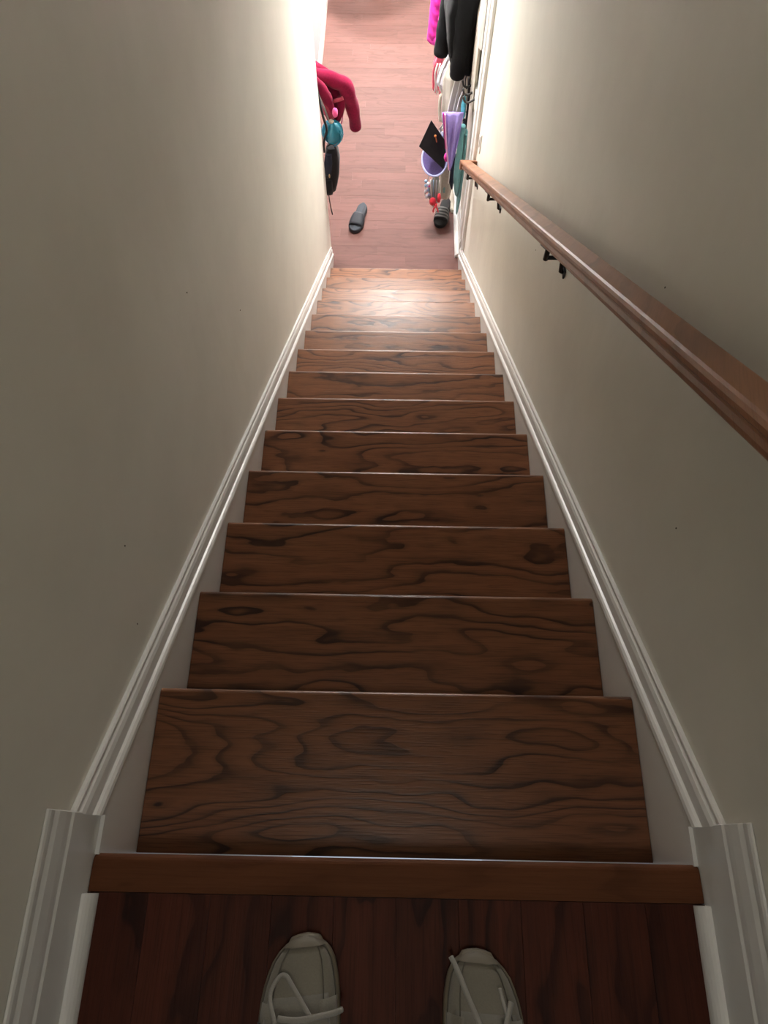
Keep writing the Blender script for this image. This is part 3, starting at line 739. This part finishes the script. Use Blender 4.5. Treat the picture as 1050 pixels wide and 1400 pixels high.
q.prism([p+n_*0.0004 for p in (A*.72+C_*.28+e2*.006, mid+e2*.010, C_*.86+A*.14+e2*.004, C_*.86+A*.14-e2*.002, mid+e2*.004, A*.72+C_*.28)], n_*0.0022); P(q, 'ribbon', 'packblack', t)
q = MB(); q.ball(A*.70+C_*.30+n_*.006, .008, 10, 6); P(q, 'button', 'orange', t)
q = MB(); q.tube([A*.70+C_*.30+n_*.006+e2*.002, A*.66+C_*.34+n_*.006, A*.58+C_*.42+n_*.006], .004, 6); P(q, 'tassel', 'orange', t)
# magenta pompom
t = MB(); t.ball((0.316, 4.03, -1.995), .023, 14, 8, (.8, 1, 1.4), .05); t = tag(t.build('pompom', 'mag'), 'small magenta pompom between the graduation cap and the lilac satin cloth', 'pompom')
# lilac satin cloth
t = thing('satin_cloth', 'lilac satin cloth with a pink edge hanging down to a point', 'cloth', (0.33, 4.0, -1.7))
rr = []
for i in range(21):
    g = i/20; z = -1.665-.39*g; rx = .058*(1-g)**.75+.005; ry = .003+.020*min(1, 6*g)*(1-.6*g); ring_ = []
    for k in range(40):
        a = 2*PI*k/40; h = 1+.20*min(1, 4*g)*math.cos(6*a+1.6*g)
        ring_.append((0.326+.013*g+rx*(1+.06*math.cos(6*a))*math.cos(a), 4.0-.010*g+ry*h*math.sin(a)+.022*math.sin(8*math.cos(a)+5*g)*min(1, 3*g)*(1-g), z))
    rr.append(ring_)
q = MB(); q.rings(rr); P(q, 'folds', 'lilac', t)
q = MB(); q.tube(smooth([(.278, 3.975, -1.66), (.293, 3.97, -1.80), (.312, 3.975, -1.93), (.333, 3.985, -2.055)], 6), .0050, 6); P(q, 'edge_ribbon', 'pinkedge', t)
q = MB(); q.tube(smooth([(.268, 3.985, -1.66), (.280, 3.98, -1.75), (.300, 3.985, -1.90)], 6), .0045, 6); P(q, 'edge_ribbon', 'mag', t)
q = MB(); q.tube([(.340, 4.005, -2.05), (.341, 4.0, -2.12), (.340, 4.0, -2.17)], .004, 6); P(q, 'tip_cord', 'white', t)
q = MB(); q.tube(smooth([(.345, 4.0, -1.666), (.36, 4.03, -1.60), (.385, 4.06, -1.555)], 4), .003, 6); P(q, 'loop', 'lav', t)
# lilac hat under the cap
t = thing('sun_hat', 'lilac sun hat with a periwinkle rim under the graduation cap', 'hat', (0.24, 4.12, -2.1))
hc = Vector((0.245, 4.125, -2.085)); hn = Vector((-.10, -.80, .59)).normalized(); h1 = Vector((1, 0, 0)); h1 = (h1-hn*h1.dot(hn)).normalized(); h2 = hn.cross(h1)
def hring(r, d, n=36): return [hc + h1*r*math.cos(2*PI*k/n)*0.95 + h2*r*1.15*math.sin(2*PI*k/n) + hn*d*(1+.12*math.sin(4*PI*k/n)) for k in range(n)]
q = MB(); q.rings([hring(.088, .000), hring(.074, -.010), hring(.054, -.016), hring(.050, -.05), hring(.03, -.065)], cap=True); P(q, 'crown', 'lilacdk', t)
q = MB(); q.tube(hring(.089, .001)+[hring(.089, .001)[0]], .0065, 8); P(q, 'rim', 'peri', t)
# bundle of beads
t = thing('bead_bundle', 'string of sky-blue and pink beads hanging below the lilac hat', 'beads', (0.2, 4.06, -2.2))
rng = random.Random(3)
q = MB(); q.tube(smooth([(.215, 4.08, -2.17), (.198, 4.07, -2.24), (.190, 4.06, -2.30), (.205, 4.06, -2.34)], 4), .003, 6); P(q, 'cord', 'clear', t)
for i in range(13):
    q = MB(); q.ball((.182+rng.uniform(0, .042), 4.055+rng.uniform(-.015, .015), -2.20-.011*i-rng.uniform(0, .006)), rng.uniform(.008, .013), 9, 6); P(q, 'bead', ('blueish', 'lav', 'blueish', 'pinkball', 'peri')[i % 5], t)
# tulle pouch
t = thing('tulle_pouch', 'grey tulle pouch hanging between the bead string and the beige pouch', 'pouch', (0.25, 4.1, -2.2))
q = drape([(0.262, 4.09, -2.18, .014, .02), (0.252, 4.085, -2.26, .036, .03), (0.255, 4.08, -2.34, .034, .03), (0.262, 4.075, -2.42, .014, .016)], 6, .14, .2); P(q, 'body', 'clear', t)
for i in range(4):
    q = MB(); q.tube(smooth([(.222+.02*i, 4.055, -2.19), (.230+.017*i, 4.045, -2.27), (.240+.012*i, 4.045, -2.34)], 3), .003, 5); P(q, 'ribbon', ('white', 'blueish', 'lav', 'white')[i], t)
# red bow
t = thing('bow', 'bright red satin bow hanging above the striped black slide', 'bow', (0.26, 4.03, -2.34))
for c, sc in (((.245, 4.02, -2.335), (1.0, .7, 1.25)), ((.288, 4.03, -2.315), (.6, .7, 1.5))):
    q = MB(); q.ball(c, .024, 14, 9, sc, .16, int(c[0]*1000)); P(q, 'loop', 'red', t)
q = MB(); q.ball((.268, 4.015, -2.36), .014, 10, 7); P(q, 'knot', 'red', t)
for dx in (-.012, .014):
    q = MB(); q.tube(smooth([(.268, 4.015, -2.365), (.268+dx, 4.01, -2.39), (.270+dx*1.4, 4.01, -2.415)], 4), .009, 6, flat=.4); P(q, 'tail', 'red', t)
# beige pouch with mint print
t = thing('drawstring_pouch', 'beige drawstring pouch with a mint print above the striped black slide', 'pouch', (0.33, 4.15, -2.2))
q = drape([(0.33, 4.16, -2.16, .020, .02), (0.332, 4.155, -2.22, .040, .035), (0.335, 4.15, -2.32, .044, .045), (0.335, 4.15, -2.40, .034, .035)], 5, .08, .7); P(q, 'body', 'beige', t)
q = MB(); q.ball((0.328, 4.115, -2.32), .022, 12, 8, (.6, .35, 1.3)); P(q, 'print_patch', 'mint', t)
q = MB(); q.tube(smooth([(.33, 4.15, -2.16), (.355, 4.12, -2.10), (.385, 4.10, -1.95)], 4), .003, 6); P(q, 'drawstring', 'beige', t)
# navy sleeve behind the teal towel
t = thing('navy_scarf', 'navy scarf end between the lilac hat and the teal towel', 'scarf', (0.36, 4.06, -2.1))
q = drape([(0.372, 4.08, -2.02, .012, .02), (0.358, 4.07, -2.12, .020, .025), (0.364, 4.06, -2.20, .016, .02), (0.372, 4.06, -2.26, .006, .01)], 4, .12); P(q, 'body', 'navy', t)
# cream canvas shoe standing between the slide and the baseboard
t = thing('canvas_shoe', 'narrow cream canvas shoe between the striped slide and the baseboard', 'shoe', (0.392, 4.30, ZF))
rr = []
for i in range(13):
    u = i/12; w_ = .020*math.sin(PI*min(1, .12+u*.88))**.5+.002; hh = .030+.035*u
    rr.append([(0.405+.0*u+w_*.8*math.cos(2*PI*k/14), 4.21+.22*u, ZF+.003+hh/2+hh/2*math.sin(2*PI*k/14)) for k in range(14)])
q = MB(); q.rings(rr); P(q, 'upper', 'linen', t)
q = MB(); q.box(.391, 4.22, ZF+.0008, .418, 4.425, ZF+.010); P(q, 'sole', 'foamblk', t, bevel=.004)

# ------------------------------------------------------------------ left side
# crimson fleece
t = thing('fleece_jacket', 'crimson fleece jacket with drooping sleeve hanging at the left wall end', 'jacket', (-0.45, 3.95, -1.35))
q = limb([(-0.56, 3.93, -1.36), (-0.47, 3.94, -1.405), (-0.38, 3.95, -1.44), (-0.315, 3.95, -1.475), (-0.285, 3.95, -1.56), (-0.268, 3.95, -1.65), (-0.262, 3.95, -1.735)], [.030, .036, .042, .046, .042, .038, .034], 20, .9, .06, 2); P(q, 'sleeve', 'fleece', t)
q = limb([(-0.54, 3.90, -1.38), (-0.47, 3.895, -1.43), (-0.42, 3.89, -1.50), (-0.395, 3.89, -1.58)], [.028, .034, .032, .020], 16, .8, .08, 8); P(q, 'lapel', 'fleece', t)
q = drape([(-0.50, 3.97, -1.36, .04, .03), (-0.43, 3.975, -1.44, .085, .035), (-0.41, 3.975, -1.54, .080, .04), (-0.40, 3.97, -1.64, .055, .035), (-0.40, 3.96, -1.72, .020, .02)], 5, .12, .8); P(q, 'body', 'fleece', t)
q = limb([(-0.335, 3.93, -1.53), (-0.345, 3.92, -1.60), (-0.365, 3.92, -1.66), (-0.385, 3.92, -1.70)], [.024, .024, .020, .014], 14, .7, .05, 4); P(q, 'hem', 'fleece', t)
# rose cotton shirt inside
t = thing('rose_shirt', 'rose pink cotton shirt partly under the crimson fleece', 'shirt', (-0.41, 3.90, -1.55))
q = drape([(-0.44, 3.90, -1.50, .020, .02), (-0.425, 3.90, -1.56, .036, .025), (-0.410, 3.893, -1.60, .034, .018), (-0.402, 3.890, -1.64, .018, .012)], 4, .12); P(q, 'body', 'pinkcot', t)
q = MB(); q.tube(smooth([(-.385, 3.91, -1.545), (-.35, 3.905, -1.53), (-.325, 3.905, -1.52)], 4), .011, 8); P(q, 'cuff', 'pinkcot', t)
q = MB(); q.tube(smooth([(-.330, 3.93, -1.60), (-.338, 3.92, -1.67), (-.360, 3.92, -1.73)], 4), .007, 6, flat=.5); P(q, 'tie', 'pinkball', t)
t = MB(); t.ball((-0.372, 3.855, -1.575), .020, 14, 9, (.85, .9, 1.45), .06); tag(t.build('pompom', 'pinkball'), 'bubblegum pink pompom in front of the crimson fleece', 'pompom')
t = MB(); t.ball((-0.398, 3.852, -1.628), .013, 12, 7, (1.2, .8, 1), .15, 4); tag(t.build('keyring_charm', 'beige'), 'small beige key charm between the pink pompom and the teal pouch', 'charm')
# teal foil pouch
t = thing('foil_pouch', 'shiny teal rounded pouch hanging over the black backpack', 'pouch', (-0.403, 3.95, -1.77))
q = MB(); q.ball((-0.397, 3.885, -1.722), .071, 22, 12, (.96, .62, 1.12), .035, 5); P(q, 'body', 'teal', t)
q = MB(); q.tube(smooth([(-.350, 3.850, -1.690), (-.343, 3.848, -1.722), (-.356, 3.848, -1.762), (-.390, 3.852, -1.792)], 5), .0045, 7); P(q, 'seam', 'teal', t)
q = MB(); q.tube(smooth([(-.41, 3.875, -1.65), (-.43, 3.868, -1.57), (-.46, 3.860, -1.47), (-.48, 3.855, -1.38)], 5), .005, 6); P(q, 'cord', 'clear', t)
# black backpack
t = thing('backpack', 'small black backpack with a dangling strap at the left wall end', 'backpack', (-0.42, 3.9, -1.85))
q = MB(); rr = []
for z, cx_, rx, ry in ((-1.84, -.415, .025, .035), (-1.87, -.412, .040, .055), (-1.93, -.414, .048, .065), (-2.02, -.424, .050, .068), (-2.09, -.434, .046, .062), (-2.14, -.442, .042, .055), (-2.147, -.443, .030, .04)):
    rr.append([(cx_+rx*math.copysign(abs(math.cos(2*PI*k/24))**.6, math.cos(2*PI*k/24)), 3.92+ry*math.copysign(abs(math.sin(2*PI*k/24))**.6, math.sin(2*PI*k/24)), z) for k in range(24)])
q.rings(rr); P(q, 'body', 'packblack', t)
q = MB(); rr = []
for z, ry in ((-2.03, .03), (-2.05, .034), (-2.10, .034), (-2.138, .03)):
    rr.append([(-.455+.036*math.copysign(abs(math.cos(2*PI*k/20))**.6, math.cos(2*PI*k/20)), 3.865+ry*math.copysign(abs(math.sin(2*PI*k/20))**.6, math.sin(2*PI*k/20)), z) for k in range(20)])
q.rings(rr); P(q, 'front_pocket', 'packblack', t)
q = drape([(-.43, 3.87, -1.86, .02, .015), (-.435, 3.86, -1.92, .028, .02), (-.440, 3.86, -2.00, .022, .016)], 4, .1); P(q, 'flap', 'navy', t)
q = MB(); q.tube(smooth([(-.44, 3.90, -1.83), (-.405, 3.885, -1.80), (-.385, 3.88, -1.83), (-.378, 3.88, -1.90)], 5), .007, 7, flat=.6); P(q, 'handle', 'packblack', t)
q = MB(); q.tube(smooth([(-.470, 3.840, -1.38), (-.455, 3.832, -1.48), (-.440, 3.825, -1.58), (-.425, 3.822, -1.66), (-.448, 3.826, -1.74), (-.455, 3.87, -1.84)], 5), .012, 8, flat=.6); P(q, 'shoulder_strap', 'packblack', t)
q = MB(); q.tube(smooth([(-.450, 3.862, -2.13), (-.448, 3.862, -2.19), (-.443, 3.865, -2.26), (-.436, 3.87, -2.32)], 5), .0085, 7, flat=.4); P(q, 'loose_strap', 'packblack', t)
for c in ((-.388, 3.875, -2.02), (-.470, 3.83, -1.985), (-.432, 3.835, -1.99)):
    q = MB(); q.ball(c, .009, 10, 6, (.6, .8, 1.6)); P(q, 'buckle', 'brass', t)
